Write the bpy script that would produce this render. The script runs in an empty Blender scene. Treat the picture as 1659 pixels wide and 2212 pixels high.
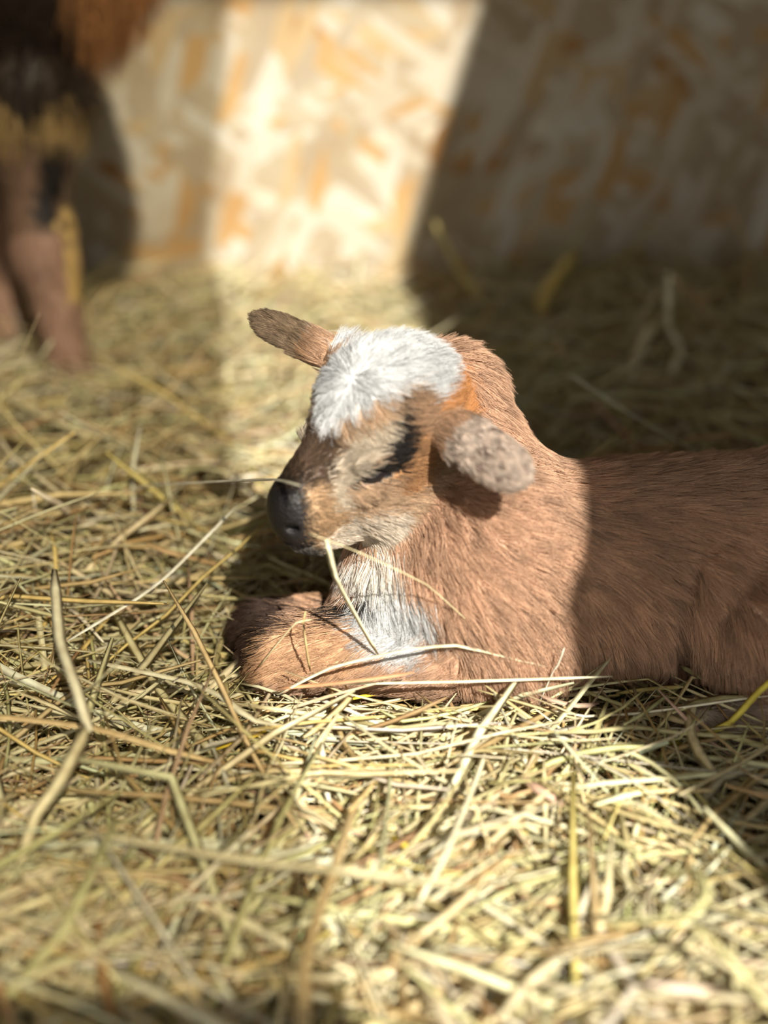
import bpy, math, random
import numpy as np
from mathutils import Vector, Matrix, kdtree

# ------------------------------------------------------------------ camera, sky, sun, exposure
SC = bpy.context.scene
COL = SC.collection
FPX = 2372.0                      # focal length in pixels of the 1659x2212 frame
CAMH = 0.28
PITCH = math.radians(25)
cam_d = bpy.data.cameras.new('camera')
cam = bpy.data.objects.new('camera', cam_d); COL.objects.link(cam)
cam.location = (0, 0, CAMH)
cam.rotation_euler = (math.radians(90) - PITCH, 0, 0)
cam_d.sensor_fit = 'VERTICAL'; cam_d.sensor_height = 36.0; cam_d.sensor_width = 27.0
cam_d.lens = FPX / 2212 * 36.0
cam_d.clip_start = 0.01
cam_d.dof.use_dof = True
cam_d.dof.focus_distance = 0.462
cam_d.dof.aperture_fstop = 3.1
SC.camera = cam

world = bpy.data.worlds.new('sky'); SC.world = world
world.use_nodes = True
bg = world.node_tree.nodes['Background']
bg.inputs[0].default_value = (1.0, 0.98, 0.94, 1)
bg.inputs[1].default_value = 1.5

SUN = Vector((-0.38, 1.0, -0.95)).normalized()        # direction the light travels
sun_d = bpy.data.lights.new('sun_offscreen', 'SUN'); sun_d.energy = 9.4; sun_d.angle = math.radians(0.55)
sun_d.color = (1.0, 0.95, 0.86)
sun = bpy.data.objects.new('sun_offscreen', sun_d); COL.objects.link(sun)
sun.rotation_euler = SUN.to_track_quat('-Z', 'Y').to_euler()
sun.location = (2, -4, 5)

SC.view_settings.view_transform = 'Standard'
SC.view_settings.look = 'None'
SC.view_settings.gamma = 1.0
SC.view_settings.use_curve_mapping = False
SC.view_settings.exposure = 0.0

rng = np.random.default_rng(7)
random.seed(7)

# ------------------------------------------------------------------ pixel <-> place
CP, SP = math.cos(PITCH), math.sin(PITCH)
def ray(px, py):
    u = (px - 829.5) / FPX; v = (1106 - py) / FPX
    return np.array([u, CP + SP * v, -SP + CP * v])
def W(px, py, Y):                                      # pixel at a known distance Y from the camera
    d = ray(px, py); return np.array([0, 0, CAMH]) + d * (Y / d[1])
def G(px, py, z):                                      # pixel on the level plane at height z
    d = ray(px, py); return np.array([0, 0, CAMH]) + d * ((z - CAMH) / d[2])
def proj(P):
    d = P - np.array([0, 0, CAMH])
    zc = d[:, 1] * CP - d[:, 2] * SP
    return np.stack([829.5 + FPX * d[:, 0] / zc, 1106 - FPX * (d[:, 1] * SP + d[:, 2] * CP) / zc], -1)

# ------------------------------------------------------------------ helpers
def tag(o, label=None, cat=None, group=None, kind=None):
    if label: o['label'] = label
    if cat: o['category'] = cat
    if group: o['group'] = group
    if kind: o['kind'] = kind
    return o
def empty(name, loc):
    o = bpy.data.objects.new(name, None); COL.objects.link(o); o.location = loc; o.empty_display_size = .02
    return o
def link(name, me, mat=None, parent=None):
    if mat: me.materials.append(mat)
    o = bpy.data.objects.new(name, me); COL.objects.link(o)
    if parent is not None:
        o.parent = parent
        o.matrix_parent_inverse = Matrix.Translation(-Vector(parent.location))
    return o
def mesh_np(name, V, quads=None, tris=None, smooth=True):
    me = bpy.data.meshes.new(name)
    V = np.asarray(V, np.float32)
    nq = 0 if quads is None else len(quads); nt = 0 if tris is None else len(tris)
    me.vertices.add(len(V)); me.vertices.foreach_set('co', V.ravel())
    loops = np.concatenate(([np.asarray(quads, np.int32).ravel()] if nq else []) + ([np.asarray(tris, np.int32).ravel()] if nt else []))
    me.loops.add(len(loops)); me.loops.foreach_set('vertex_index', loops)
    me.polygons.add(nq + nt)
    ls = np.concatenate([np.arange(nq) * 4, nq * 4 + np.arange(nt) * 3]).astype(np.int32)
    me.polygons.foreach_set('loop_start', ls)
    me.polygons.foreach_set('use_smooth', np.full(nq + nt, smooth))
    me.update(calc_edges=True)
    return me
def prism(poly, axis, a, b):
    """polygon in the two other axes, extruded from a to b along axis"""
    n = len(poly); V = []
    for t in (a, b):
        for p in poly:
            q = list(p); q.insert(axis, t); V.append(q)
    F = [list(range(n)), list(range(2 * n - 1, n - 1, -1))]
    F += [[i, (i + 1) % n, n + (i + 1) % n, n + i] for i in range(n)]
    return V, F
def pydata(name, parts, mat, parent=None):
    V, F = [], []
    for v, f in parts:
        k = len(V); V += v; F += [[i + k for i in q] for q in f]
    me = bpy.data.meshes.new(name); me.from_pydata(V, [], F); me.update()
    import bmesh
    bm = bmesh.new(); bm.from_mesh(me); bmesh.ops.recalc_face_normals(bm, faces=bm.faces); bm.to_mesh(me); bm.free()
    return link(name, me, mat, parent)
def boxp(x0, x1, y0, y1, z0, z1):
    return prism([(y0, z0), (y1, z0), (y1, z1), (y0, z1)], 0, x0, x1)

# ------------------------------------------------------------------ materials
def new_mat(name):
    m = bpy.data.materials.new(name); m.use_nodes = True
    nt = m.node_tree; return m, nt, nt.nodes['Principled BSDF']
def ramp(nt, stops, interp='LINEAR'):
    r = nt.nodes.new('ShaderNodeValToRGB'); cr = r.color_ramp; cr.interpolation = interp
    while len(cr.elements) < len(stops): cr.elements.new(0.5)
    for e, (p, c) in zip(cr.elements, stops): e.position = p; e.color = (*c, 1)
    return r
def mat_osb():
    """oriented strand board: long pressed flakes at mixed angles, pale and orange"""
    m, nt, b = new_mat('strand_board'); N = nt.nodes; L = nt.links
    tc = N.new('ShaderNodeTexCoord')
    prev = None
    layers = [(20, (1.0, 1, .30), .35), (-32, (.8, 1, .26), .0), (70, (.9, 1, .28), .6)]
    for i, (ang, s, off) in enumerate(layers):
        mp = N.new('ShaderNodeMapping'); mp.inputs['Rotation'].default_value = (0, math.radians(ang), 0)
        mp.inputs['Location'].default_value = (off, 0, off * 2)
        L.new(tc.outputs['Object'], mp.inputs[0])
        sc = N.new('ShaderNodeVectorMath'); sc.operation = 'MULTIPLY'; sc.inputs[1].default_value = (22 * s[0] * .8, 22, 22 / s[2] * .8)
        L.new(mp.outputs[0], sc.inputs[0])
        vo = N.new('ShaderNodeTexVoronoi'); vo.voronoi_dimensions = '2D'
        sw = N.new('ShaderNodeSeparateXYZ'); cb = N.new('ShaderNodeCombineXYZ')
        L.new(sc.outputs[0], sw.inputs[0]); L.new(sw.outputs[0], cb.inputs[0]); L.new(sw.outputs[2], cb.inputs[1])
        vo.inputs['Scale'].default_value = 1.0
        L.new(cb.outputs[0], vo.inputs['Vector'])
        sp = N.new('ShaderNodeSeparateColor'); L.new(vo.outputs['Color'], sp.inputs[0])
        rp = ramp(nt, [(0, (.38, .31, .21)), (.25, (.51, .46, .36)), (.45, (.42, .355, .24)), (.62, (.54, .50, .41)),
                       (.78, (.46, .29, .12)), (.86, (.47, .35, .19)), (.95, (.36, .19, .06)), (.98, (.6, .55, .44))], 'CONSTANT')
        L.new(sp.outputs[0], rp.inputs[0])
        if prev is None: prev = rp.outputs[0]
        else:
            mx = N.new('ShaderNodeMix'); mx.data_type = 'RGBA'
            gt = N.new('ShaderNodeMath'); gt.operation = 'GREATER_THAN'; gt.inputs[1].default_value = .58
            L.new(sp.outputs[1], gt.inputs[0]); L.new(gt.outputs[0], mx.inputs['Factor'])
            L.new(prev, mx.inputs['A']); L.new(rp.outputs[0], mx.inputs['B']); prev = mx.outputs['Result']
    no = N.new('ShaderNodeTexNoise'); no.inputs['Scale'].default_value = 9; no.inputs['Detail'].default_value = 6
    L.new(tc.outputs['Object'], no.inputs['Vector'])
    r2 = ramp(nt, [(.3, (.78, .7, .6)), (.6, (1, 1, 1))]); L.new(no.outputs[0], r2.inputs[0])
    mu = N.new('ShaderNodeMix'); mu.data_type = 'RGBA'; mu.blend_type = 'MULTIPLY'; mu.inputs['Factor'].default_value = 1
    L.new(prev, mu.inputs['A']); L.new(r2.outputs[0], mu.inputs['B'])
    L.new(mu.outputs['Result'], b.inputs['Base Color'])
    b.inputs['Roughness'].default_value = .75
    return m
def mat_plain(name, c, c2, scale, rough=.85, bump=.0):
    m, nt, b = new_mat(name); N = nt.nodes; L = nt.links
    tc = N.new('ShaderNodeTexCoord'); no = N.new('ShaderNodeTexNoise'); no.inputs['Scale'].default_value = scale; no.inputs['Detail'].default_value = 8
    L.new(tc.outputs['Object'], no.inputs['Vector'])
    r = ramp(nt, [(.3, c), (.7, c2)]); L.new(no.outputs[0], r.inputs[0]); L.new(r.outputs[0], b.inputs['Base Color'])
    b.inputs['Roughness'].default_value = rough
    if bump:
        bp = N.new('ShaderNodeBump'); bp.inputs['Strength'].default_value = bump; L.new(no.outputs[0], bp.inputs['Height']); L.new(bp.outputs[0], b.inputs['Normal'])
    return m
def mat_attr(name, attr, rough=.6, spec=.3, trans=0.0, stripes=False):
    m, nt, b = new_mat(name); N = nt.nodes; L = nt.links
    a = N.new('ShaderNodeAttribute'); a.attribute_name = attr
    colr = a.outputs['Color']
    if stripes:
        tc = N.new('ShaderNodeTexCoord'); no = N.new('ShaderNodeTexNoise'); no.inputs['Scale'].default_value = 160; no.inputs['Detail'].default_value = 3
        L.new(tc.outputs['Object'], no.inputs['Vector'])
        r = ramp(nt, [(.3, (.72, .66, .58)), (.65, (1.06, 1.05, 1.0))]); L.new(no.outputs[0], r.inputs[0])
        mu = N.new('ShaderNodeMix'); mu.data_type = 'RGBA'; mu.blend_type = 'MULTIPLY'; mu.inputs['Factor'].default_value = 1
        L.new(colr, mu.inputs['A']); L.new(r.outputs[0], mu.inputs['B']); colr = mu.outputs['Result']
    L.new(colr, b.inputs['Base Color'])
    b.inputs['Roughness'].default_value = rough
    b.inputs['Specular IOR Level'].default_value = spec
    if trans:
        t = N.new('ShaderNodeBsdfTranslucent'); L.new(colr, t.inputs[0])
        mx = N.new('ShaderNodeMixShader'); mx.inputs[0].default_value = trans
        L.new(b.outputs[0], mx.inputs[1]); L.new(t.outputs[0], mx.inputs[2])
        L.new(mx.outputs[0], N['Material Output'].inputs['Surface'])
    return m
M_OSB = mat_osb()
M_FLOOR = mat_plain('trampled_bedding', (.035, .024, .013), (.10, .07, .035), 60, .95, .6)
M_YARD = mat_plain('yard_earth', (.30, .25, .18), (.42, .36, .27), 6, .95)
M_WOOD = mat_plain('rough_boards', (.045, .030, .020), (.09, .06, .038), 8, .9)
M_HAY = mat_attr('dried_hay', 'col', .55, .35, .08, True)
M_SKIN = mat_attr('coat_skin', 'col', .85, .15)
_n = M_SKIN.node_tree.nodes; _l = M_SKIN.node_tree.links          # leathery grain, seen on the bare nose
_t = _n.new('ShaderNodeTexCoord'); _v = _n.new('ShaderNodeTexVoronoi'); _v.inputs['Scale'].default_value = 700
_b = _n.new('ShaderNodeBump'); _b.inputs['Strength'].default_value = .5; _b.inputs['Distance'].default_value = .0006
_l.new(_t.outputs['Object'], _v.inputs['Vector']); _l.new(_v.outputs['Distance'], _b.inputs['Height']); _l.new(_b.outputs[0], _n['Principled BSDF'].inputs['Normal'])
_n['Principled BSDF'].inputs['Roughness'].default_value = .5; _n['Principled BSDF'].inputs['Specular IOR Level'].default_value = .35
M_FUR = mat_attr('coat_hair', 'col', .6, .2, .22)
def mat_pane():
    m, nt, b = new_mat('sun_filter'); N = nt.nodes; L = nt.links  # tint of the added pane, dims the sun passing through
    t = N.new('ShaderNodeBsdfTransparent'); t.inputs[0].default_value = (.64, .62, .57, 1)
    d = N.new('ShaderNodeBsdfTranslucent'); d.inputs[0].default_value = (.8, .8, .78, 1)
    mx = N.new('ShaderNodeMixShader'); mx.inputs[0].default_value = .05
    L.new(t.outputs[0], mx.inputs[1]); L.new(d.outputs[0], mx.inputs[2]); L.new(mx.outputs[0], N['Material Output'].inputs['Surface'])
    return m
M_PANE = mat_pane()

# ------------------------------------------------------------------ the stall
WALL_Y = 1.2; FRONT_Y = -0.22
LX, RX, TOP = -1.3, 0.86, 2.0
def st(name, parts, mat): return tag(pydata(name, parts, mat), kind='structure')
st('floor', [boxp(LX, RX, FRONT_Y, WALL_Y, -.08, -.030)], M_FLOOR)
st('wall_back', [boxp(LX - .02, RX + .02, WALL_Y, WALL_Y + .018, -.08, TOP)], M_OSB)
st('wall_right', [boxp(RX, RX + .02, FRONT_Y, WALL_Y, -.08, TOP)], M_WOOD)
st('wall_left', [boxp(LX - .02, LX, FRONT_Y, WALL_Y, -.08, TOP)], M_WOOD)
st('ceiling', [boxp(LX - .02, RX + .02, FRONT_Y, WALL_Y, TOP, TOP + .02)], M_WOOD)
st('ground_outside', [boxp(-5, 5, -5, FRONT_Y, -.10, -.03)], M_YARD)
def back(P):                                           # where the sun ray that ends at P crosses the front wall
    P = np.asarray(P, float); s = np.array(SUN); t = (P[1] - FRONT_Y) / s[1]
    Q = P - s * t; return Q[0], Q[2]
slotL = [back(G(730, 2150, 0)), back(G(545, 1420, .02)), back(G(470, 640, 0)), back(W(500, 0, WALL_Y))]
slotR = [back(G(1700, 2150, 0)), back(G(1425, 1700, 0)), back(W(1290, 1200, .372)), back(G(858, 610, 0)), back(W(1040, 0, WALL_Y))]
a0, b0 = slotL[-1], slotL[0]; c0, d0 = slotR[-1], slotR[0]
def ext(p, q, z):                                      # extend the line p-q to height z
    t = (z - p[1]) / (q[1] - p[1]); return (p[0] + (q[0] - p[0]) * t, z)
ZT, ZB = min(TOP - .06, a0[1] + .02), .42
sl = [ext(slotL[0], slotL[1], ZB)] + slotL[1:-1] + [ext(slotL[-2], slotL[-1], ZT)]
sr = [ext(slotR[0], slotR[1], ZB)] + slotR[1:-1] + [ext(slotR[-2], slotR[-1], ZT)]
PW = .44                                               # width of the added sun-dimming pane beside the gap
DX0, DX1, DZ = -.80, .80, .40                          # low hatch the daylight comes in by
xl = [(x - PW, z) for x, z in (sl[0], sl[-1])]
fp = []
fp.append(prism([(sr[0][0], ZB)] + [(RX, ZB), (RX, ZT)] + list(reversed(sr[1:])), 1, FRONT_Y - .02, FRONT_Y))       # right of the gap
fp.append(prism([(LX, ZT), (RX, ZT), (RX, TOP), (LX, TOP)], 1, FRONT_Y - .02, FRONT_Y))
XA, XB = xl[0][0], xl[1][0]
fp.append(prism([(LX, ZB), (XA, ZB), (XB, ZT), (LX, ZT)], 1, FRONT_Y - .02, FRONT_Y))
fp.append(prism([(DX1, -.08), (RX, -.08), (RX, DZ), (DX1, DZ)], 1, FRONT_Y - .02, FRONT_Y))
fp.append(prism([(LX, DZ), (RX, DZ), (RX, ZB), (LX, ZB)], 1, FRONT_Y - .02, FRONT_Y))
fp.append(prism([(LX, -.08), (DX0, -.08), (DX0, DZ), (LX, DZ)], 1, FRONT_Y - .02, FRONT_Y))
st('wall_front', fp, M_WOOD)
PZB = .445
pa = (XA + (XB - XA) * (PZB - ZB) / (ZT - ZB), PZB); pb = ext(sl[0], sl[1], PZB)
fp = [prism([(pa[0] - .3, PZB - .05), (pb[0], PZB - .05), pb, (pa[0] - .3, PZB)], 1, FRONT_Y - .03, FRONT_Y - .0)]
st('shade_board_1', fp, M_WOOD)  # unseen board added to shade the near left foreground
st('sun_filter_pane_1', [prism([pa, pb] + list(sl[1:]) + [(XB, ZT)], 1, FRONT_Y - .008, FRONT_Y - .004)], M_PANE)  # unseen pane added to weaken the sun on the left side

# ------------------------------------------------------------------ distance fields
def smin(a, b, k):
    hh = np.clip(.5 + .5 * (b - a) / k, 0, 1); return b + (a - b) * hh - k * hh * (1 - hh)
def smax(a, b, k): return -smin(-a, -b, k)
def ell(P, c, r, R=None):
    q = P - np.asarray(c, np.float32)
    if R is not None: q = q @ np.asarray(R, np.float32)
    r = np.asarray(r, np.float32)
    k0 = np.sqrt(((q / r) ** 2).sum(-1)); k1 = np.sqrt(((q / (r * r)) ** 2).sum(-1)) + 1e-9
    return k0 * (k0 - 1) / k1
def rc(P, a, b, ra, rb):
    a = np.asarray(a, np.float32); b = np.asarray(b, np.float32)
    d = b - a; t = np.clip(((P - a) @ d) / float(d @ d), 0, 1)
    return np.sqrt(((P - a - t[:, None] * d) ** 2).sum(-1)) - (ra + (rb - ra) * t)
def surface(fn, xs, ys, zs):
    """surface nets on a tensor grid"""
    X, Y, Z = np.meshgrid(xs, ys, zs, indexing='ij')
    P = np.stack([X, Y, Z], -1).reshape(-1, 3).astype(np.float32)
    D = np.concatenate([fn(P[i:i + 400000]) for i in range(0, len(P), 400000)]).reshape(X.shape)
    S = D < 0
    nx, ny, nz = S.shape
    c = np.zeros((nx - 1, ny - 1, nz - 1), np.int8)
    for i in (0, 1):
        for j in (0, 1):
            for k in (0, 1): c += S[i:nx - 1 + i, j:ny - 1 + j, k:nz - 1 + k]
    act = (c > 0) & (c < 8)
    I = np.argwhere(act); idx = -np.ones(act.shape, np.int64); idx[act] = np.arange(len(I))
    acc = np.zeros((len(I), 3)); cnt = np.zeros(len(I))
    ax = (xs, ys, zs)
    for d in range(3):
        o1, o2 = [o for o in range(3) if o != d]
        for i in (0, 1):
            for j in (0, 1):
                A = I.copy(); A[:, o1] += i; A[:, o2] += j
                B = A.copy(); B[:, d] += 1
                da = D[tuple(A.T)]; db = D[tuple(B.T)]; m = (da < 0) != (db < 0)
                t = np.where(m, da / np.where(m, da - db, 1), 0)
                p = np.stack([ax[o][A[:, o]] for o in range(3)], -1).astype(float)
                p[:, d] += t * (ax[d][B[:, d]] - ax[d][A[:, d]])
                acc += p * m[:, None]; cnt += m
    V = acc / cnt[:, None]
    Q = []
    for d in range(3):
        o1, o2 = (d + 1) % 3, (d + 2) % 3
        sa = [slice(None)] * 3; sb = [slice(None)] * 3
        sa[d] = slice(0, -1); sb[d] = slice(1, None)
        ch = S[tuple(sa)] != S[tuple(sb)]
        E_ = np.argwhere(ch); E_ = E_[(E_[:, o1] > 0) & (E_[:, o2] > 0)]
        E_ = E_[(E_[:, o1] < act.shape[o1]) & (E_[:, o2] < act.shape[o2])]
        def g(a, b):
            e = E_.copy(); e[:, o1] -= a; e[:, o2] -= b; return idx[tuple(e.T)]
        q = np.stack([g(0, 0), g(1, 0), g(1, 1), g(0, 1)], -1)
        f = S[tuple(E_.T)]
        q[~f] = q[~f][:, ::-1]; Q.append(q[:, ::-1])
    Q = np.concatenate(Q); Q = Q[(Q >= 0).all(1)]
    for _ in range(2):
        n, d = grad(fn, V); V = V - n * np.clip(d, -.002, .002)[:, None]
    return V, Q[:, ::-1]
def grad(fn, V, e=4e-4):
    V = V.astype(np.float32); g = np.zeros_like(V)
    for k in range(3):
        o = np.zeros(3, np.float32); o[k] = e
        g[:, k] = fn(V + o) - fn(V - o)
    n = g / (np.linalg.norm(g, axis=1, keepdims=True) + 1e-9)
    return n, fn(V)

# ------------------------------------------------------------------ the kid
def Rypr(a, pi, ro):
    a, pi, ro = map(math.radians, (a, pi, ro))
    f = np.array([-math.sin(a) * math.cos(pi), -math.cos(a) * math.cos(pi), -math.sin(pi)])
    l = np.array([math.cos(a), -math.sin(a), 0]); u = np.cross(f, l)
    l2 = l * math.cos(ro) + u * math.sin(ro); return np.stack([f, l2, np.cross(f, l2)], 1)
HR = Rypr(51, 14, -4); HS = .0092; HT = W(826, 1030, .389) - HR @ (np.array([4.75, 2.35, 0]) * HS)
def to_head(P): return ((P - HT.astype(np.float32)) @ HR.astype(np.float32)) / HS
def from_head(p): return np.asarray(p, float) * HS @ HR.T + HT
def nrm(v): v = np.asarray(v, float); return v / np.linalg.norm(v)
class Ear:
    def __init__(s, base, tip, n, hw, thick):
        s.a = nrm(tip - base); n = np.asarray(n, float); n = nrm(n - s.a * (n @ s.a)); s.n = n; s.b = np.cross(n, s.a)
        s.base, s.tip, s.L, s.hw, s.th = base, tip, np.linalg.norm(tip - base), hw, thick
    def loc(s, P):
        q = P - s.base.astype(np.float32); return np.stack([q @ s.a.astype(np.float32), q @ s.b.astype(np.float32), q @ s.n.astype(np.float32)], -1)
    def sdf(s, P):
        q = s.loc(P); q[:, 2] += 9. * q[:, 1] ** 2 * np.clip(q[:, 0] / s.L, 0, 1)
        d = ell(q, (s.L * .50, 0, 0), (s.L * .52, s.hw, s.th))
        d = smin(d, ell(q, (s.L * .74, 0, 0), (s.L * .28, s.hw * .86, s.th * .9)), .003)
        return smin(d, rc(q, (-.004, 0, 0), (s.L * .35, 0, -.001), .0075, .005), .006)
EARS = [Ear(W(942, 905, .406), W(1130, 1035, .362), (-.10, -.80, .55), .0105, .0030),
        Ear(W(735, 772, .438), W(556, 686, .452), (.15, -.45, .8), .0085, .0028)]
def head_sdf(P):
    p = to_head(P); q = p.copy(); q[:, 1] = np.abs(q[:, 1])
    d = ell(p, (2.0, 0, 1.1), (3.2, 2.75, 3.0))
    d = smin(d, ell(p, (3.1, 0, 1.7), (2.2, 2.3, 2.2)), 1.0)
    d = smin(d, rc(p, (3.8, 0, -.4), (7.5, 0, -1.2), 2.30, 1.30), 1.0)
    d = smin(d, rc(p, (4.3, 0, .8), (7.9, 0, -.30), 1.45, .85), .8)
    d = smin(d, ell(p, (7.70, 0, -1.30), (1.28, 1.32, 1.50)), .5)
    d = smin(d, rc(p, (2.6, 0, -2.8), (7.2, 0, -2.85), 1.75, .80), .9)
    d = smin(d, ell(p, (7.3, 0, -2.3), (1.1, 1.0, .8)), .4)
    d = smin(d, ell(q, (3.4, 1.2, -1.7), (2.3, 1.3, 2.3)), .6)
    d = smin(d, ell(q, (4.35, 1.80, .75), (1.3, .42, .42)), .7)
    d = smin(d, ell(q, (4.9, 1.80, -.70), (1.0, .42, .34)), .5)
    d = smax(d, -ell(q, (4.75, 2.50, -.02), (.66, .36, .11)), .10)
    d = smax(d, -ell(q, (8.62, .80, -1.12), (.55, .26, .20)), .12)
    d = smax(d, -np.maximum(np.abs(p[:, 2] + 2.36 + .14 * (p[:, 0] - 8)) - .07 + .25 * np.clip(6.6 - p[:, 0], 0, 9), -(d + .22)), .10)
    return d * HS
def bone(P, pts, k=.008):
    d = None
    for (a, ra), (b, rb) in zip(pts[:-1], pts[1:]):
        e = rc(P, a, b, ra, rb); d = e if d is None else np.minimum(d, e)
    return d
CHEST = W(1000, 1270, .425)
def body_sdf(P):
    d = rc(P, (.045, .428, .051), (.20, .438, .051), .046, .0475)
    d = smin(d, rc(P, (.20, .438, .051), (.265, .45, .048), .0475, .042), .02)
    d = smin(d, ell(P, CHEST, (.044, .046, .045)), .02)
    d = smin(d, ell(P, W(880, 1330, .428), (.034, .032, .026)), .02)                                # brisket
    d = smin(d, rc(P, W(965, 868, .450), W(1008, 1160, .435), .0245, .044), .022)                   # neck
    d = smin(d, rc(P, W(920, 1010, .440), W(960, 1200, .430), .022, .036), .012)                     # throat
    d = smin(d, ell(P, W(1075, 1235, .400), (.036, .024, .042)), .012)                              # shoulder
    d = smin(d, rc(P, W(1060, 1260, .398), W(1125, 1385, .393), .026, .021), .012)                  # upper arm
    d = smin(d, bone(P, [(W(1125, 1392, .396), .020), (W(880, 1392, .400), .0185), (W(600, 1405, .402), .0145)]), .012)
    d = smin(d, rc(P, W(596, 1425, .402), W(800, 1480, .41), .0115, .009), .004)                    # folded shank
    d = smin(d, bone(P, [(W(930, 1370, .445), .022), (W(570, 1368, .436), .0145)]), .006)           # far foreleg
    d = smin(d, rc(P, W(566, 1374, .438), W(700, 1420, .45), .012, .009), .004)
    d = smin(d, ell(P, (.190, .398, .041), (.060, .034, .042)), .003)                               # thigh
    d = smin(d, rc(P, (.205, .372, .010), (.132, .372, .009), .010, .0085), .003)                   # hind foot
    d = smin(d, rc(P, (.295, .46, .062), (.315, .462, .05), .012, .006), .01)                       # tail
    d = smin(d, ell(P, (.196, .470, .036), (.060, .030, .036)), .008)
    return d
def kid_sdf(P):
    P = np.asarray(P, np.float32)
    d = smin(body_sdf(P), head_sdf(P), .012)
    for e in EARS: d = smin(d, e.sdf(P), .004)
    return d
def hit(px, py, fn, t0=.30):
    """where the sight line through a pixel meets a surface"""
    d = ray(px, py); d = d / np.linalg.norm(d); t = t0
    for _ in range(200):
        p = np.array([0, 0, CAMH]) + d * t; v = float(fn(p[None].astype(np.float32))[0])
        if v < 2e-4: break
        t += max(v * .7, 2e-4)
    return p
CREASE = [hit(x, y, kid_sdf) for x, y in ((1540, 1175), (1500, 1215), (1480, 1290), (1474, 1370), (1478, 1450))]
kid_base = kid_sdf
def kid_sdf(P):
    P = np.asarray(P, np.float32); d = kid_base(P)
    return smax(d, -bone(P, [(c, r_) for c, r_ in zip(CREASE, (.002, .0045, .006, .0065, .005))]), .004)
xs = np.concatenate([np.arange(-.085, .06, .0013), np.arange(.06, .34, .0026)])
kv, kq = surface(kid_sdf, xs, np.arange(.33, .535, .0017), np.arange(-.02, .19, .0015))

# markings of the coat, given as outlines in the frame and carried to the surface (mirrored to the far side)
TAN, ORANGE = (.53, .335, .22), (.50, .235, .09)
BROWN, DARK, WHITE = (.095, .06, .038), (.016, .012, .010), (.60, .605, .60)
HEADP = [
 ((.38, .25, .155), None),
 (ORANGE, [(985, 680), (1160, 880), (1160, 1010), (950, 930), (925, 850), (950, 770)]),
 ((.54, .34, .22), [(1040, 690), (1180, 880), (1180, 1030), (1060, 930), (1020, 800)]),
 (BROWN, [(600, 850), (700, 910), (770, 920), (750, 990), (715, 1050), (640, 1085), (560, 1085), (600, 950)]),
 ((.40, .26, .145), [(625, 1060), (712, 1045), (770, 1115), (700, 1190), (640, 1180)]),
 ((.48, .33, .21), [(755, 1055), (910, 1050), (905, 1130), (760, 1130)]),
 ((.60, .52, .42), [(690, 1180), (755, 1115), (880, 1105), (890, 1190), (800, 1270), (690, 1240)]),
 ((.44, .30, .19), [(740, 905), (850, 850), (860, 900), (760, 960), (720, 1000)]),
 ((.50, .42, .32), [(765, 925), (842, 895), (838, 950), (795, 1015), (740, 1055), (757, 1095), (720, 1105), (712, 1020), (738, 960)]),
 ((.40, .215, .10), [(880, 880), (935, 940), (905, 1060), (850, 1065), (860, 1000)]),
 ((.36, .22, .13), [(870, 840), (930, 880), (935, 950), (880, 940)]),
 (DARK, [(853, 830), (872, 900), (884, 975), (862, 1022), (800, 1034), (742, 1056), (765, 1032), (812, 1004), (838, 935), (848, 870)]),
 (WHITE, [(610, 890), (650, 720), (790, 670), (1000, 670), (962, 790), (945, 868), (925, 872), (880, 826), (850, 838), (745, 900), (702, 928), (665, 890)]),
 ((.10, .09, .08), [(600, 1178), (665, 1170), (700, 1196), (690, 1226), (615, 1216)]),
]
BODYP = [
 (TAN, None),
 ((.76, .70, .62), [(730, 1200), (850, 1180), (870, 1255), (770, 1290)]),
 ((.54, .33, .19), [(540, 1370), (700, 1335), (790, 1380), (800, 1450), (540, 1480)]),
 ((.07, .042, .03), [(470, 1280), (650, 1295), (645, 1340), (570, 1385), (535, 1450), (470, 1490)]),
 (WHITE, [(780, 1275), (860, 1248), (925, 1300), (935, 1400), (900, 1445), (800, 1405), (755, 1330)]),
 (DARK, [(685, 1335), (700, 1308), (790, 1280), (800, 1310), (720, 1348)]),
]
def inside(poly, p):
    x, y = p[:, 0], p[:, 1]; r = np.zeros(len(p), bool)
    n = len(poly)
    for i in range(n):
        x0, y0 = poly[i]; x1, y1 = poly[(i + 1) % n]
        c = ((y0 > y) != (y1 > y)) & (x < (x1 - x0) * (y - y0) / ((y1 - y0) or 1e-9) + x0); r ^= c
    return r
def vnoise(P, f, seed=0):
    """smooth value noise"""
    Q = P * f; I = np.floor(Q).astype(np.int64); t = Q - I; t = t * t * (3 - 2 * t); out = np.zeros(len(P))
    for i in (0, 1):
        for j in (0, 1):
            for k in (0, 1):
                h = ((I[:, 0] + i) * 73856093) ^ ((I[:, 1] + j) * 19349663) ^ ((I[:, 2] + k) * 83492791) ^ (seed * 2654435)
                h = (h ^ (h >> 13)) * 1274126177; h = ((h ^ (h >> 16)) & 0xffff) / 65535.
                w = np.where(i, t[:, 0], 1 - t[:, 0]) * np.where(j, t[:, 1], 1 - t[:, 1]) * np.where(k, t[:, 2], 1 - t[:, 2]); out += w * h
    return out
REG_BODY, REG_HEAD, REG_EAR0, REG_EAR1 = 0, 1, 2, 3
def regions(P):
    Pf = P.astype(np.float32); D = np.stack([body_sdf(Pf), head_sdf(Pf) - .002] + [e.sdf(Pf) for e in EARS], -1)
    r = D.argmin(1)
    for i in (0, 1):
        s = EARS[i].loc(Pf)[:, 0]; r[(r == 2 + i) & (s < .004)] = REG_HEAD
    return r
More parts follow.
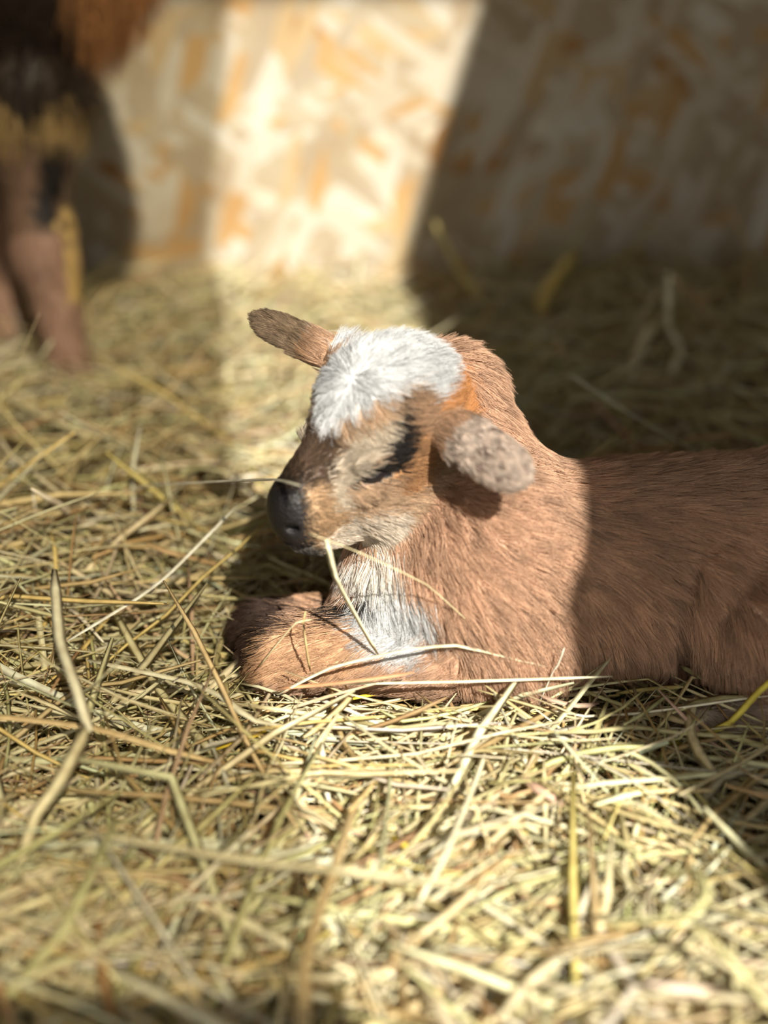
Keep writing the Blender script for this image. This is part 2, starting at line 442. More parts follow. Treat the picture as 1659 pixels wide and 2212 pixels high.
def nose_field(P):
    """above 0 on the bare nose pad (head units)"""
    p = to_head(P.astype(np.float32)).astype(float)
    f = p[:, 0] - (8.02 - .15 * np.clip(p[:, 2] + 1.2, -1.2, 1.2) + .45 * np.clip(np.abs(p[:, 1]) - .5, 0, 1))
    f = np.minimum(f, (p[:, 2] + 2.12) * 1.2); f = np.minimum(f, .35 - p[:, 2])
    return np.where(regions(P) == REG_HEAD, f, -9.)
def is_nose(P): return nose_field(P) > .06
def coat(P, jit, rs):
    """coat colour at surface points"""
    reg = regions(P); C = np.zeros((len(P), 3)); n = len(P)
    j = rs.normal(size=(n, 2)) * jit
    h = reg == REG_HEAD; p = to_head(P.astype(np.float32)).astype(float); p[:, 1] = np.abs(p[:, 1])
    M = P.copy(); M[h] = (p[h] * HS) @ HR.T + HT
    far = (~h) & (P[:, 1] > .432); M[far, 1] = .864 - P[far, 1]
    px = proj(M) + j * np.where(h, .55, 1.)[:, None]
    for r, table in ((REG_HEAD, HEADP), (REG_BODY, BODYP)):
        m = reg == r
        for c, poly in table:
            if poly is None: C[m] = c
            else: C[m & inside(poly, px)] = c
    b = reg == REG_BODY
    v = vnoise(P, 60., 3)
    foot = b & (P[:, 2] < .024) & (P[:, 1] < .39) & (P[:, 0] > .1); C[foot] = (.62, .50, .40)
    for i, base, sp in ((0, (.56, .46, .38), (.20, .14, .11)), (1, (.40, .30, .215), (.22, .15, .10))):
        m = reg == REG_EAR0 + i; q = EARS[i].loc(P.astype(np.float32))
        C[m] = base
        C[m & (vnoise(P, 380., 5) + .15 * j[:, 0] / max(jit, 1) + .10 * (.5 - q[:, 0] / EARS[i].L) > .76)] = sp
        C[m & (q[:, 0] < .012)] = (.46, .29, .18)
    C *= (.86 + .28 * v)[:, None]
    nf = nose_field(P) + .02 * j[:, 0] + .25 * (vnoise(P, 500., 8) - .5)
    C[nf > -.12] = (.014, .012, .013)
    g = (nf > -.45) & (nf <= -.12); C[g] = C[g] * .35
    pe = np.abs(p - np.array([4.75, 2.35, .02])) / np.array([.95, 1., .30]); le = h & ((pe ** 2).sum(1) < 1)
    C[le] = (.008, .007, .007)
    return np.clip(C, 0, .92), reg
def set_col(me, C, dom='POINT'):
    a = me.attributes.new('col', 'FLOAT_COLOR', dom); a.data.foreach_set('color', np.c_[C, np.ones(len(C))].astype(np.float32).ravel())

KID = empty('goat_kid', (.09, .43, 0))
tag(KID, 'tan and white newborn goat kid dozing on the hay with its forelegs folded', 'goat')
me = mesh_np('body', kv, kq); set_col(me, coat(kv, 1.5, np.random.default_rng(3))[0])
kid_body = link('body', me, M_SKIN, KID)

def ellmesh(c, r, R, nu=20, nv=12):
    V = []; F = []
    for i in range(nv + 1):
        a = math.pi * i / nv
        for j in range(nu):
            b = 2 * math.pi * j / nu
            V.append(np.asarray(c) + R @ (np.array([math.sin(a) * math.cos(b), math.sin(a) * math.sin(b), math.cos(a)]) * r))
    for i in range(nv):
        for j in range(nu): F.append([i * nu + j, i * nu + (j + 1) % nu, (i + 1) * nu + (j + 1) % nu, (i + 1) * nu + j])
    return mesh_np('eye', V, F)
mE, nt, b = new_mat('dark_eye'); b.inputs['Base Color'].default_value = (.012, .010, .012, 1); b.inputs['Roughness'].default_value = .12
for s in (1, -1):
    c = from_head((4.75, 1.95 * s, .0))
    o = link('eye', ellmesh(c, np.array([.62, .34, .40]) * HS, HR), mE, KID); o['label'] = 'nearly closed dark eye'

# ------------------------------------------------------------------ fur as strands
def sample(V, Q, n, dens, rs):
    T = np.concatenate([Q[:, [0, 1, 2]], Q[:, [0, 2, 3]]])
    A, B, C = V[T[:, 0]], V[T[:, 1]], V[T[:, 2]]
    ar = np.linalg.norm(np.cross(B - A, C - A), axis=1) * dens((A + B + C) / 3)
    t = rs.choice(len(T), n, p=ar / ar.sum())
    u, v = rs.random(n), rs.random(n); f = u + v > 1; u[f] = 1 - u[f]; v[f] = 1 - v[f]
    return A[t] + u[:, None] * (B[t] - A[t]) + v[:, None] * (C[t] - A[t])
def fur_object(name, P, N, flow, length, rad, C, lift, clumpcell, clumpamt, parent, rs, npt=5, gravity=0.0):
    n = len(P)
    F = flow - N * (flow * N).sum(1, keepdims=True); F /= np.linalg.norm(F, axis=1, keepdims=True) + 1e-9
    F = F + rs.normal(size=(n, 3)) * .13 + .5 * np.stack([vnoise(P, 160., q) - .5 for q in (31, 32, 33)], -1); F -= N * (F * N).sum(1, keepdims=True); F /= np.linalg.norm(F, axis=1, keepdims=True) + 1e-9
    d0 = F * np.cos(lift)[:, None] + N * np.sin(lift)[:, None]
    d1 = F * np.cos(lift * .35)[:, None] + N * np.sin(lift * .35)[:, None]
    d1[:, 2] -= gravity; d1 /= np.linalg.norm(d1, axis=1, keepdims=True)
    t = np.linspace(0, 1, npt)
    pts = P[:, None] + length[:, None, None] * (d0[:, None] * (t - t * t * .5)[None, :, None] + d1[:, None] * (t * t * .5)[None, :, None])
    # locks: neighbouring tips lean together
    nc = max(8, int(n * clumpcell)); pick = rs.choice(n, nc, replace=False)
    kd = kdtree.KDTree(nc)
    for i, k in enumerate(pick): kd.insert(P[k], i)
    kd.balance()
    near = pick[np.array([kd.find(p)[1] for p in P])]
    off = pts[near] - pts
    C = np.clip(C * rs.uniform(.78, 1.24, n)[near][:, None], 0, .93)
    far = np.linalg.norm(P[near] - P, axis=1) > .006 + length
    w = clumpamt * np.where(far, 0, 1)
    pts = pts + off * (w[:, None, None] * (t ** 1.4)[None, :, None])
    cu = bpy.data.hair_curves.new(name)
    cu.add_curves([npt] * n)
    cu.points.foreach_set('position', pts.astype(np.float32).ravel())
    ra = cu.attributes.get('radius') or cu.attributes.new('radius', 'FLOAT', 'POINT')
    ra.data.foreach_set('value', (rad[:, None] * (1 - .80 * t)[None]).astype(np.float32).ravel())
    set_col(cu, C, 'CURVE')
    cu.materials.append(M_FUR)
    o = bpy.data.objects.new(name, cu); COL.objects.link(o); o.parent = parent
    o.matrix_parent_inverse = Matrix.Translation(-Vector(parent.location))
    o['kind'] = 'stuff'
    return o
rs = np.random.default_rng(11)
EYE = np.array([from_head((4.75, 2.35 * s, 0)) for s in (1, -1)])
def dens(P):
    r = regions(P); d = np.ones(len(P)); d[r == REG_HEAD] = 2.6; d[r >= 2] = 3.0
    d[is_nose(P)] = 0.0; d[(nose_field(P) > -.5)] *= 1.5; d[P[:, 2] < .004] = 0
    d[(r == 0) & (P[:, 0] > .21)] = .35
    d[(r == 0) & (P[:, 1] > .46)] *= .4
    return d
NF = 230000
fp_ = sample(kv, kq, NF, dens, rs)
fn_, _ = grad(kid_sdf, fp_)
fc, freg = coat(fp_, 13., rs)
hl = to_head(fp_.astype(np.float32))
e_d = np.minimum(*[np.abs((to_head(fp_.astype(np.float32)) - np.array([4.75, 2.3 * s, 0], np.float32)) / np.array([.85, 1, .26], np.float32)).max(1) for s in (1, -1)])
keep = ~((freg == REG_HEAD) & (e_d < 1))
fp_, fn_, fc, freg, hl = fp_[keep], fn_[keep], fc[keep], freg[keep], hl[keep]
n = len(fp_); hd = freg == REG_HEAD
flow = np.zeros((n, 3)); ln = np.zeros(n); lift = np.full(n, .5)
# body: back along the flank and down, lower flank hangs
low = np.clip((.095 - fp_[:, 2]) / .06, 0, 1)[:, None]
flow[:] = np.array([.95, -.15, -.18]) * (1 - low) + np.array([.28, -.1, -1.0]) * low
neck = np.clip((.055 - fp_[:, 0]) / .04, 0, 1)[:, None] * np.clip((fp_[:, 2] - .04) / .03, 0, 1)[:, None]
flow = flow * (1 - neck) + np.array([.55, -.2, -.75]) * neck
legm = (freg == 0) & (fp_[:, 0] < .03) & (fp_[:, 2] < .05); flow[legm] = (-.8, 0, -.45)
ln[:] = .0105
ln[(freg == 0) & (fp_[:, 0] > .08)] = .0135
ln[legm] = .008
# head: from the nose back to the poll, spreading from a whorl on the forehead
wh = from_head((3.9, .35, 3.55))
hf = np.tile(-HR[:, 0], (n, 1)) + np.where(hl[:, 2] < 0, -.5, .1)[:, None] * HR[:, 2] + HR[:, 1] * (.3 * np.sign(hl[:, 1]))[:, None]
rad_ = fp_ - wh; rad_ /= np.linalg.norm(rad_, axis=1, keepdims=True) + 1e-9
wm = np.clip(1.8 - np.linalg.norm(fp_ - wh, axis=1) / .018, 0, 1)[:, None]
hf = hf * (1 - wm) + rad_ * wm
flow[hd] = hf[hd]
ln[hd] = np.clip(.0050 + .0011 * (5.5 - hl[hd, 0]), .0022, .0100)
nfd = nose_field(fp_); ln[nfd > -.45] = .0013
wht = hd & (fc.min(1) > .48) & (hl[:, 2] > 1.0); ln[wht] = np.clip(.0125 - .0022 * (hl[wht, 0] - 1.5), .006, .0125)
for i in (0, 1):
    m = freg == REG_EAR0 + i; flow[m] = EARS[i].a; ln[m] = .0042
    br = m & (EARS[i].loc(fp_.astype(np.float32))[:, 0] < .016); ln[br] = .0075
lift[:] = .42; lift[freg >= 2] = .22; lift[hd] = .40; lift[wht] = .36
ln *= rs.uniform(.65, 1.2, n)
fc = fc * (rs.uniform(.60, 1.30, n)[:, None]); fc = np.clip(fc, 0, .93)
fur_object('fur', fp_, fn_, flow, ln, np.where(hd, .000085, .000105), fc, lift * rs.uniform(.6, 1.4, n), .040, .25 + .6 * rs.random(n), KID, rs)

# ------------------------------------------------------------------ the nanny goat behind
def dam_sdf(P):
    P = np.asarray(P, np.float32)
    d = rc(P, (-.78, .93, .355), (-.30, .91, .355), .125, .105)
    d = smin(d, ell(P, (-.262, .90, .335), (.085, .085, .098)), .05)
    d = smin(d, rc(P, (-.28, .91, .42), (-.30, .97, .60), .075, .05), .05)
    d = smin(d, rc(P, (-.30, .98, .62), (-.44, 1.03, .57), .047, .026), .02)
    d = smin(d, rc(P, (-.28, .93, .64), (-.24, .88, .63), .014, .010), .012)
    d = smin(d, rc(P, (-.28, 1.03, .64), (-.23, 1.07, .63), .014, .010), .012)
    d = smin(d, bone(P, [(W(60, 200, .86), .040), (W(78, 420, .855), .023), (W(100, 560, .85), .0245), (W(118, 640, .845), .0175), (W(140, 735, .84), .0155), (W(150, 790, .84), .0175), (W(165, 830, .835), .016), (W(175, 860, .832), .018)]), .01)
    d = smin(d, bone(P, [((-.33, .955, .25), .04), ((-.335, .96, .16), .023), ((-.335, .965, .13), .0235), ((-.34, .96, .05), .015), ((-.33, .955, .0), .018)]), .01)
    for yy in (.86, 1.0):
        d = smin(d, bone(P, [((-.78, yy, .30), .06), ((-.74, yy, .22), .035), ((-.83, yy, .15), .022), ((-.81, yy, .05), .015), ((-.79, yy, .0), .018)]), .015)
    return smin(d, rc(P, (-.90, .93, .44), (-.95, .93, .50), .018, .010), .02)
dv, dq = surface(dam_sdf, np.arange(-.99, .10, .006), np.arange(.74, 1.10, .006), np.arange(-.04, .70, .006))
DLEG = [W(60, 200, .86), W(78, 420, .855), W(100, 560, .85), W(140, 735, .84), W(175, 860, .832)]
def dam_coat(P, rs, jit=8.):
    px = proj(np.c_[P[:, 0], np.minimum(P[:, 1], .9), P[:, 2]]) + rs.normal(size=(len(P), 2)) * jit
    C = np.tile(np.array([.030, .019, .012]), (len(P), 1))
    C[P[:, 2] > .33] = (.07, .04, .022)
    nz = vnoise(P, 55., 41) - .5
    C[(P[:, 0] > -.212 + .03 * nz) & (P[:, 2] > .20)] = (.36, .17, .065)
    C[(P[:, 2] < .216 + .05 * nz) & (P[:, 2] > .175)] = (.34, .23, .095)
    leg = P[:, 2] < .19
    C[leg] = (.28, .17, .12)
    C[leg & (P[:, 2] > .12)] = (.14, .085, .055)
    C[leg & inside([(85, 330), (145, 300), (135, 420), (110, 495), (80, 480)], px)] = (.012, .01, .009)
    C[leg & inside([(125, 450), (155, 450), (185, 640), (150, 650), (140, 560)], px)] = (.60, .42, .16)
    return C * (.85 + .3 * vnoise(P, 40., 9))[:, None]
DAM = empty('nanny_goat', (-.5, .92, 0))
tag(DAM, 'adult goat with shaggy dark brown coat standing behind the dozing kid', 'goat')
me = mesh_np('body', dv, dq); set_col(me, dam_coat(dv, rs)); link('body', me, M_SKIN, DAM)
def ddens(P):
    d = np.ones(len(P)); d[P[:, 2] < .19] = 1.6; d[P[:, 2] < .01] = 0; d[(P[:, 0] < -.62)] *= .4; d[P[:, 2] > .45] *= .4
    return d
ND = 42000
dp = sample(dv, dq, ND, ddens, rs); dn, _ = grad(dam_sdf, dp)
dc = dam_coat(dp, rs)
leg = dp[:, 2] < .19
dl = np.where(leg, .010, np.where(dp[:, 2] < .235, .026, np.where(dp[:, 2] < .36, .048, .035))) * rs.uniform(.6, 1.25, ND)
fl = np.where(leg[:, None], np.array([.05, -.05, -1.]), np.array([-.15, -.05, -1.]))
fur_object('fur', dp, dn, fl, dl, np.where(leg, .0002, .00030), np.clip(dc * rs.uniform(.7, 1.3, ND)[:, None], 0, .9), np.where(leg, .4, .55) * rs.uniform(.6, 1.3, ND), .03, .6 * rs.random(ND), DAM, rs, 6, .35)
M_HOOF = mat_plain('hoof_horn', (.10, .075, .055), (.2, .15, .11), 40, .6)
for (x, y) in ((W(182, 865, .83)[0], .825), (-.325, .95), (-.785, .86), (-.785, 1.0)):
    parts = []
    for s in (-1, 1):
        V, F = prism([(-.018, -.03), (.030, -.03), (.020, .006), (-.014, .010)], 1, s * .001, s * .016)
        parts.append(([(v[0] + x, v[1] + y, v[2]) for v in V], F))
    pydata('hoof', parts, M_HOOF, DAM)

# ------------------------------------------------------------------ hay
def hay_z(x, y):
    P = np.stack([x, y, np.zeros_like(x)], -1)
    z = .020 * (vnoise(P, 9., 21) - .5) + .012 * (vnoise(P, 22., 22) - .5)
    z = z + .014 * np.exp(-((y - .385) / .045) ** 2) * np.clip((x + .09) / .05, 0, 1)
    z = z + .022 * np.clip((-.07 - x) / .1, 0, 1) * np.exp(-((y - .52) / .14) ** 2)
    z = z + .016 * np.clip((x - .03) / .2, 0, 1) * np.clip((y - .6) / .3, 0, 1)
    return z
PALETTE = np.array([(.74, .66, .40), (.80, .74, .50), (.70, .58, .31), (.62, .58, .30), (.55, .40, .19), (.78, .76, .60), (.47, .30, .15), (.66, .62, .42), (.72, .56, .22), (.60, .42, .30)])
PW_ = np.array([.20, .19, .15, .12, .08, .08, .05, .08, .03, .02])
def stems(cx, cy, cz, az, pit, Ln, curv, kink, w, npt):
    n = len(cx); t = np.linspace(-.5, .5, npt)
    ang = az[:, None] + curv[:, None] * t[None] + np.where(t[None] > kink[:, None, 0], kink[:, None, 1], 0)
    ds = Ln / (npt - 1)
    dx = np.cos(ang); dy = np.sin(ang)
    X = np.cumsum(dx, 1) * ds[:, None]; Y = np.cumsum(dy, 1) * ds[:, None]
    X += (cx - X.mean(1))[:, None]; Y += (cy - Y.mean(1))[:, None]
    kz = np.where(t[None] > kink[:, None, 0], (t[None] - kink[:, None, 0]) * kink[:, None, 2], 0)
    Z = hay_z(X.ravel(), Y.ravel()).reshape(X.shape) * .7 + (hay_z(cx, cy) * .3 + cz)[:, None] + (t[None] * np.sin(pit)[:, None] + kz) * Ln[:, None]
    return np.stack([X, Y, Z], -1)
def blades(P, w, th, roll, taper=True):
    """flattened three-edged stems along point rows"""
    n, m, _ = P.shape
    T = np.gradient(P, axis=1); T /= np.linalg.norm(T, axis=2, keepdims=True) + 1e-9
    up = np.array([0, 0, 1.]); S = np.cross(T, up); S /= np.linalg.norm(S, axis=2, keepdims=True) + 1e-6
    U = np.cross(S, T)
    c, s = np.cos(roll)[:, None, None], np.sin(roll)[:, None, None]
    S, U = S * c + U * s, U * c - S * s
    k = np.ones(m)
    if taper: k[0] = .5; k[-1] = .35
    w_ = (w[:, None] * k)[..., None] * .5; t_ = (th[:, None] * k)[..., None] * .5
    V = np.stack([P + S * w_ - U * t_ * .6, P - S * w_ - U * t_ * .6, P + U * t_], 2)            # n, m, 3, 3
    idx = np.arange(n * m * 3).reshape(n, m, 3)
    q = []
    for j in range(3):
        a = idx[:, :-1, j]; b_ = idx[:, :-1, (j + 1) % 3]; cc = idx[:, 1:, (j + 1) % 3]; d = idx[:, 1:, j]
        q.append(np.stack([a, b_, cc, d], -1).reshape(-1, 4))
    caps = np.concatenate([idx[:, 0, ::-1].reshape(-1, 3), idx[:, -1].reshape(-1, 3)])
    return V.reshape(-1, 3), np.concatenate(q), caps
NH = 33000
rh = np.random.default_rng(5)
# nearer ground carries more stems: distance drawn so that the density falls as 1/y
y0, y1 = .20, WALL_Y - .01
cy = y0 * (y1 / y0) ** rh.random(int(NH * 1.25)) ** .95
cx = rh.uniform(-1, 1, len(cy)) * (.13 + .44 * cy)
un = rh.random(len(cy)) < .13                              # the bedding under and beside the camera
cy = np.where(un, rh.uniform(FRONT_Y + .02, .22, len(cy)), cy); cx = np.where(un, rh.uniform(-.55, .62, len(cy)), cx)
cx = cx + .02
far = np.clip((cy - .3) / .6, 0, 1)
Ln = np.exp(rh.normal(np.log(.074), .55, len(cy))).clip(.015, .20)
w = np.exp(rh.normal(np.log(.00165), .50, len(cy))).clip(.0005, .0042) * (1 + .5 * far) * (1 + .25 * np.clip((.36 - cy) / .1, 0, 1))
cz = rh.beta(1.35, 1.5, len(cy)) * .050 - .030
az = rh.uniform(0, 2 * np.pi, len(cy)); m = rh.random(len(cy)) < .35; az[m] = rh.normal(.35, .5, m.sum())
pit = rh.normal(0, .17, len(cy)) + np.where(rh.random(len(cy)) < .12, rh.normal(0, .45, len(cy)), 0)
kink = np.stack([rh.uniform(-.3, .3, len(cy)), np.where(rh.random(len(cy)) < .25, rh.normal(0, .7, len(cy)), 0), np.where(rh.random(len(cy)) < .2, rh.normal(0, .35, len(cy)), 0)], -1)
HP = stems(cx, cy, cz, az, pit, Ln, rh.normal(0, .5, len(cy)), kink, w, 6)
def clear(HP, margin=-.001):
    f = HP.reshape(-1, 3).astype(np.float32)
    ok = np.ones(len(f), bool)
    bb = (f[:, 0] > -.1) & (f[:, 0] < .34) & (f[:, 1] > .33) & (f[:, 1] < .54) & (f[:, 2] < .2)
    ok[bb] = kid_sdf(f[bb]) > margin
    return ok.reshape(HP.shape[:2]).all(1) & (HP[..., 1] < WALL_Y - .004).all(1)
ok = clear(HP) & (np.abs(HP[..., 0] - .02) < .64).all(1) & (HP[..., 1] > FRONT_Y + .005).all(1) & (HP[..., 0] < RX - .01).all(1)
# nothing may stand up close to the lens
ok &= ~((HP[..., 2] > .05) & (HP[..., 1] < .33)).any(1) & ~((HP[..., 2] > .036) & (HP[..., 1] < .46) & (HP[..., 0] > -.06)).any(1)
HP = HP[ok][:NH]; w = w[ok][:NH]; n = len(HP)
hc = PALETTE[rh.choice(len(PALETTE), n, p=PW_)] * rh.uniform(.72, 1.12, (n, 1)) * (1 + rh.normal(0, .04, (n, 3)))
V, Q, T = blades(HP, w, w * rh.uniform(.25, .7, n), rh.normal(0, .6, n))
me = mesh_np('hay_bedding', V, Q, T); set_col(me, np.repeat(np.clip(hc, 0, .9), 18, axis=0))
hay = tag(link('hay_bedding', me, M_HAY), 'tangled mass of pale dried hay covering the stall floor', 'hay', kind='stuff')

# single stems that stand out, each a thing of its own
def stem_obj(name, pts, width, color, label, group=None, thick=.45, roll=0.0, sub=3):
    P = np.asarray(pts, float)
    if sub > 1 and len(P) > 2:                          # Catmull-Rom through the given points, kinks kept short
        R = []
        for i in range(len(P) - 1):
            p0, p1, p2, p3 = P[max(i - 1, 0)], P[i], P[i + 1], P[min(i + 2, len(P) - 1)]
            for k in range(sub):
                t = k / sub; h = .5 * (2 * p1 + (p2 - p0) * t + (2 * p0 - 5 * p1 + 4 * p2 - p3) * t * t + (3 * p1 - p0 - 3 * p2 + p3) * t ** 3)
                R.append(.5 * h + .5 * (p1 + (p2 - p1) * t))
        P = np.array(R + [P[-1]])
    c = P.mean(0)
    V, Q, T = blades((P - c)[None], np.array([width]), np.array([width * thick]), np.array([roll]))
    me = mesh_np(name, V, Q, T)
    col = np.clip(np.tile(color, (len(V), 1)) * np.repeat(rh.uniform(.9, 1.08, len(P)), 3)[:, None], 0, .92)
    set_col(me, col)
    o = link(name, me, M_HAY); o.location = c
    tag(o, label, 'straw', group)
    return o
CREAM, STRAW, GREEN, WARM, RUST, YEL, WHT = (.84, .80, .58), (.76, .68, .42), (.66, .64, .36), (.66, .50, .26), (.62, .33, .18), (.80, .60, .05), (.86, .85, .74)
MMW = .00020
def gp(l): return [G(x, y, z) for x, y, z in l]
def wp(l): return [W(x, y, Y) for x, y, Y in l]
H = [
 ('straw_stem', wp([(285, 1057, .555), (330, 1048, .53), (480, 1040, .455), (590, 1036, .395), (648, 1049, .362)]), 11, WHT, 'thin white straw reaching across to the bridge of the kid\'s nose'),
 ('straw_stem', gp([(150, 1190, .012), (215, 1130, .022), (289, 1057, .034)]), 15, WARM, 'tan dried stem rising from the hay to a white straw at the kid\'s nose'),
 ('straw_stem', gp([(-60, 1200, .03), (230, 1160, .03), (350, 1135, .028), (470, 1125, .018)]), 13, CREAM, 'long cream straw lying level in the hay before the kid\'s nose'),
 ('straw_stem', gp([(145, 1385, .03), (300, 1290, .04), (370, 1235, .045), (512, 1092, .06)]), 12, WHT, 'straight whitish straw slanting up out of the hay beside the kid\'s forelegs'),
 ('straw_stem', wp([(706, 1168, .362), (725, 1245, .366), (770, 1330, .372), (818, 1415, .380)]), 14, CREAM, 'flat cream straw hanging from the kid\'s mouth over the white chest'),
 ('grass_stalk', wp([(668, 1152, .360), (780, 1195, .366), (920, 1262, .368), (1000, 1332, .370), (1088, 1408, .372)]), 5, STRAW, 'thread-thin grass stalk trailing from the kid\'s lips along its shoulder'),
 ('straw_stem', wp([(600, 1500, .372), (715, 1442, .372), (860, 1408, .370), (985, 1394, .369), (1180, 1440, .370)]), 12, CREAM, 'bent cream straw lying across the kid\'s folded foreleg'),
 ('straw_stem', wp([(1219, 1400, .365), (1205, 1436, .366), (1195, 1450, .367), (1158, 1535, .372)]), 8, WHT, 'short crooked white straw standing against the kid\'s belly'),
 ('straw_stem', wp([(690, 1478, .374), (1000, 1472, .366), (1322, 1461, .366)]), 11, CREAM, 'long straight straw along the foot of the kid\'s flank'),
 ('bark_strip', wp([(600, 1486, .374), (700, 1478, .370), (800, 1466, .366), (896, 1452, .366)]), 22, RUST, 'rust brown bark strip below the kid\'s folded foreleg'),
 ('grass_stalk', gp([(1720, 1425, .05), (1640, 1490, .035), (1575, 1560, .02), (1500, 1592, .012), (1435, 1607, .008)]), 18, (.72, .62, .10), 'bright yellow green stalk curving down in the shade by the kid\'s hind foot'),
 ('straw_stem', gp([(120, 1785, .03), (500, 1850, .045), (800, 1885, .045), (1030, 1920, .02)]), 30, STRAW, 'long thick pale straw lying loose on top of the foreground hay'),
 ('straw_stem', gp([(192, 1565, .05), (130, 1680, .045), (75, 1760, .035), (35, 1890, .02)]), 32, STRAW, 'broad drooping straw blade with a bend at its top'),
 ('straw_stem', gp([(118, 1230, .075), (130, 1380, .065), (165, 1480, .06), (196, 1580, .05)]), 26, CREAM, 'upright pale straw that ends at the bend of a drooping blade'),
 ('straw_stem', gp([(-60, 1540, .03), (200, 1570, .03), (370, 1620, .028), (490, 1652, .015)]), 30, WARM, 'thick orange tan stem half sunk in the hay'),
 ('straw_stem', gp([(190, 1425, .03), (400, 1470, .03), (480, 1503, .03), (550, 1555, .028), (650, 1578, .012)]), 24, CREAM, 'wide cream straw with a bend before the kid\'s folded knee'),
 ('straw_stem', gp([(-60, 795, .03), (75, 783, .04), (112, 735, .06)]), 14, CREAM, 'kinked pale straw in front of the adult goat\'s hoof'),
 ('straw_stem', gp([(-60, 815, .02), (110, 905, .03), (200, 940, .03), (295, 948, .02)]), 24, STRAW, 'pale straw curving through the hay below the adult goat\'s hoof'),
 ('straw_stem', wp([(940, 478, 1.08), (985, 565, 1.06), (1045, 650, 1.02)]), 32, (.78, .66, .28), 'yellowish straw leaning on the shaded board wall'),
 ('straw_stem', wp([(1246, 543, 1.07), (1190, 620, 1.03), (1165, 680, 1.0)]), 32, (.76, .62, .22), 'short yellow brown straw upright in the shaded hay bank'),
 ('straw_stem', wp([(1448, 588, .86), (1445, 700, .85), (1472, 760, .83), (1400, 880, .80), (1340, 950, .78)]), 24, CREAM, 'tall crooked straw standing up behind the kid\'s back'),
 ('straw_stem', wp([(1450, 590, .862), (1530, 680, .88), (1600, 740, .89)]), 17, WARM, 'side shoot bent down from a tall crooked straw behind the kid'),
 ('straw_stem', wp([(1408, 700, .84), (1380, 760, .83), (1350, 840, .81)]), 30, CREAM, 'short pale blade beside a tall crooked straw behind the kid'),
 ('straw_stem', wp([(1570, 440, 1.08), (1620, 540, 1.06), (1605, 680, 1.0)]), 14, WARM, 'arched thin straw before the dark corner of the board wall'),
 ('straw_stem', gp([(1290, 1990, .03), (1420, 1985, .04), (1490, 1975, .045), (1525, 1930, .045), (1500, 1880, .04), (1420, 1890, .03)]), 26, (.72, .70, .36), 'greenish straw curled into a loop on the foreground hay'),
 ('straw_stem', gp([(1495, 1995, .04), (1580, 2070, .035), (1680, 2200, .02)]), 28, (.70, .66, .34), 'greenish straw running from under a curled loop of straw'),
 ('straw_stem', gp([(655, 2260, .03), (655, 2090, .03), (690, 1960, .035), (722, 1870, .04), (775, 1700, .01)]), 28, WARM, 'brownish stem lying under a long thick pale straw'),
 ('straw_stem', gp([(1075, 1545, .01), (1030, 1680, .025), (960, 1850, .03), (895, 1965, .02)]), 15, CREAM, 'slender cream straw lying toward the kid on the sunlit hay'),
 ('straw_stem', gp([(1100, 1722, .015), (1300, 1690, .022), (1450, 1680, .02)]), 24, (.84, .80, .50), 'wide flat sunlit straw with a cut end'),
 ('yellow_leaf', gp([(452, 1620, .012), (520, 1598, .016), (575, 1578, .014)]), 22, YEL, 'narrow bright yellow leaf strip lying in the hay'),
 ('yellow_leaf', gp([(848, 1808, .016), (870, 1820, .018), (893, 1834, .014)]), 26, YEL, 'small bright yellow leaf scrap in the sunlit hay'),
 ('yellow_leaf', gp([(745, 1512, .012), (790, 1502, .014), (820, 1498, .012)]), 14, YEL, 'little yellow leaf scrap below the bark strip'),
 ('wood_chip', gp([(1128, 1675, .02), (1170, 1705, .024), (1218, 1738, .018)]), 38, (.62, .42, .32), 'pinkish wood chip lying on the sunlit hay'),
 ('straw_stem', wp([(660, 1320, .374), (655, 1345, .373), (662, 1400, .374), (670, 1450, .38)]), 6, WARM, 'fine curly brown stem in front of the kid\'s foreleg'),
 ('straw_stem', wp([(560, 1440, .376), (600, 1390, .374), (640, 1345, .373), (675, 1338, .374)]), 7, STRAW, 'thin straw slanting up across the kid\'s dark knee'),
]
for nm, pts, wd, colr, lab in H:
    P = np.asarray(pts); depth = (P[:, 1] * CP + (CAMH - P[:, 2]) * SP).mean()
    stem_obj(nm, pts, wd * depth / FPX, colr, lab, thick=.3 if wd > 18 else .5, roll=.3)

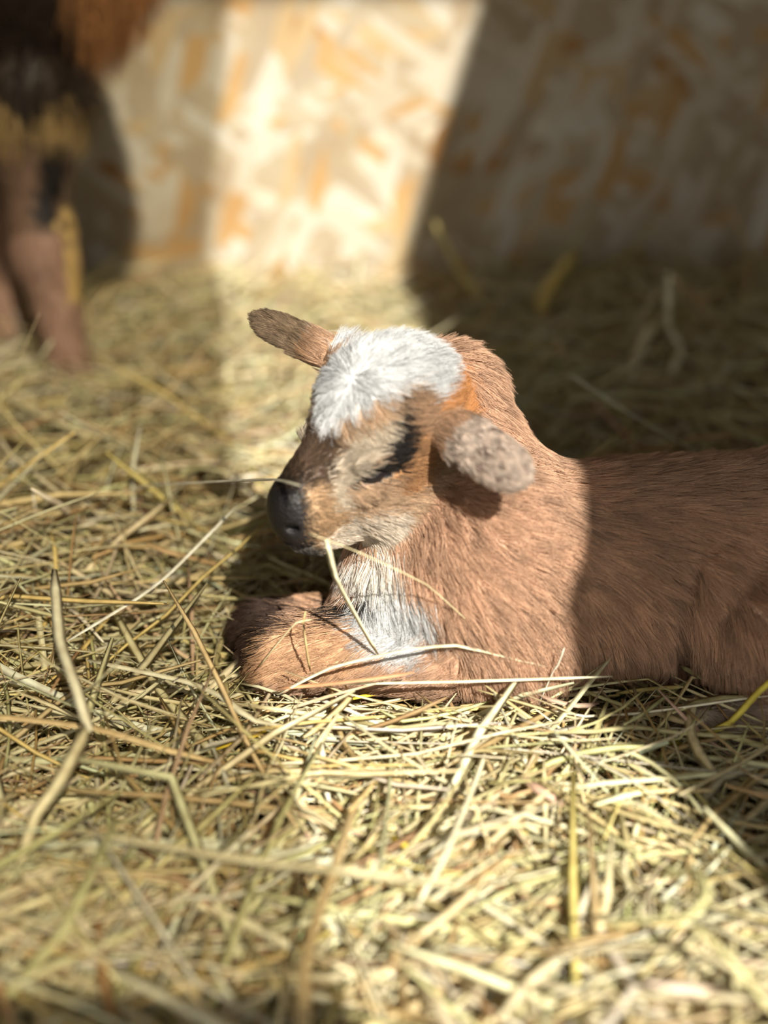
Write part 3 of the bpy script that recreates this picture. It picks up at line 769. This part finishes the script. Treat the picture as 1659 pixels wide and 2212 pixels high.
# loose stems on top of the hay, alike but for their place
NS = 250
cand = 1400
cy = .25 * (1.05 / .25) ** rh.random(cand); cx = rh.uniform(-1, 1, cand) * (.02 + .36 * cy) + .0
Ln = rh.uniform(.06, .15, cand); w = rh.uniform(.0014, .0030, cand)
kink = np.stack([rh.uniform(-.3, .3, cand), np.where(rh.random(cand) < .35, rh.normal(0, .6, cand), 0), np.where(rh.random(cand) < .3, rh.normal(0, .3, cand), 0)], -1)
SPT = stems(cx, cy, rh.uniform(.002, .012, cand), rh.uniform(0, 2 * np.pi, cand), rh.normal(0, .12, cand), Ln, rh.normal(0, .6, cand), kink, w, 8)
ok = clear(SPT, .0005) & ~((SPT[..., 2] > .05) & (SPT[..., 1] < .34)).any(1) & ~((SPT[..., 2] > .034) & (SPT[..., 1] < .46) & (SPT[..., 0] > -.07)).any(1)
SPT = SPT[ok][:NS]; w = w[ok][:NS]
kink = kink[ok][:NS]; LNS = Ln[ok][:NS]
TINT = ['pale buff', 'cream', 'golden', 'greenish', 'tan', 'whitish', 'brown', 'grey green', 'yellow', 'pinkish']
def place(p):
    if p[1] > .75: return 'on the hay near the board wall'
    if p[1] > .50: return 'between the kid and the adult goat' if p[0] < -.04 else 'on the hay behind the kid'
    if p[0] < -.07: return 'on the hay beside the kid\'s forelegs' if p[1] > .34 else 'on the foreground hay out of the bright sun'
    return 'on the hay along the kid\'s side' if p[1] > .36 else 'on the foreground hay in front of the kid'
for i in range(len(SPT)):
    k = rh.choice(len(PALETTE), p=PW_); c = PALETTE[k] * rh.uniform(.9, 1.1)
    bend = 'kinked' if abs(kink[i, 1]) > .3 or abs(kink[i, 2]) > .25 else 'straight' if w[i] < .0022 else 'thick'
    stem_obj('straw_stem', SPT[i], w[i], c, '%s%s %s straw lying loose %s' % ('long ' if LNS[i] > .115 else 'short ' if LNS[i] < .085 else '', bend, TINT[k], place(SPT[i].mean(0))), 'loose straw stems on the hay', thick=rh.uniform(.3, .6), roll=rh.normal(0, .4), sub=1)
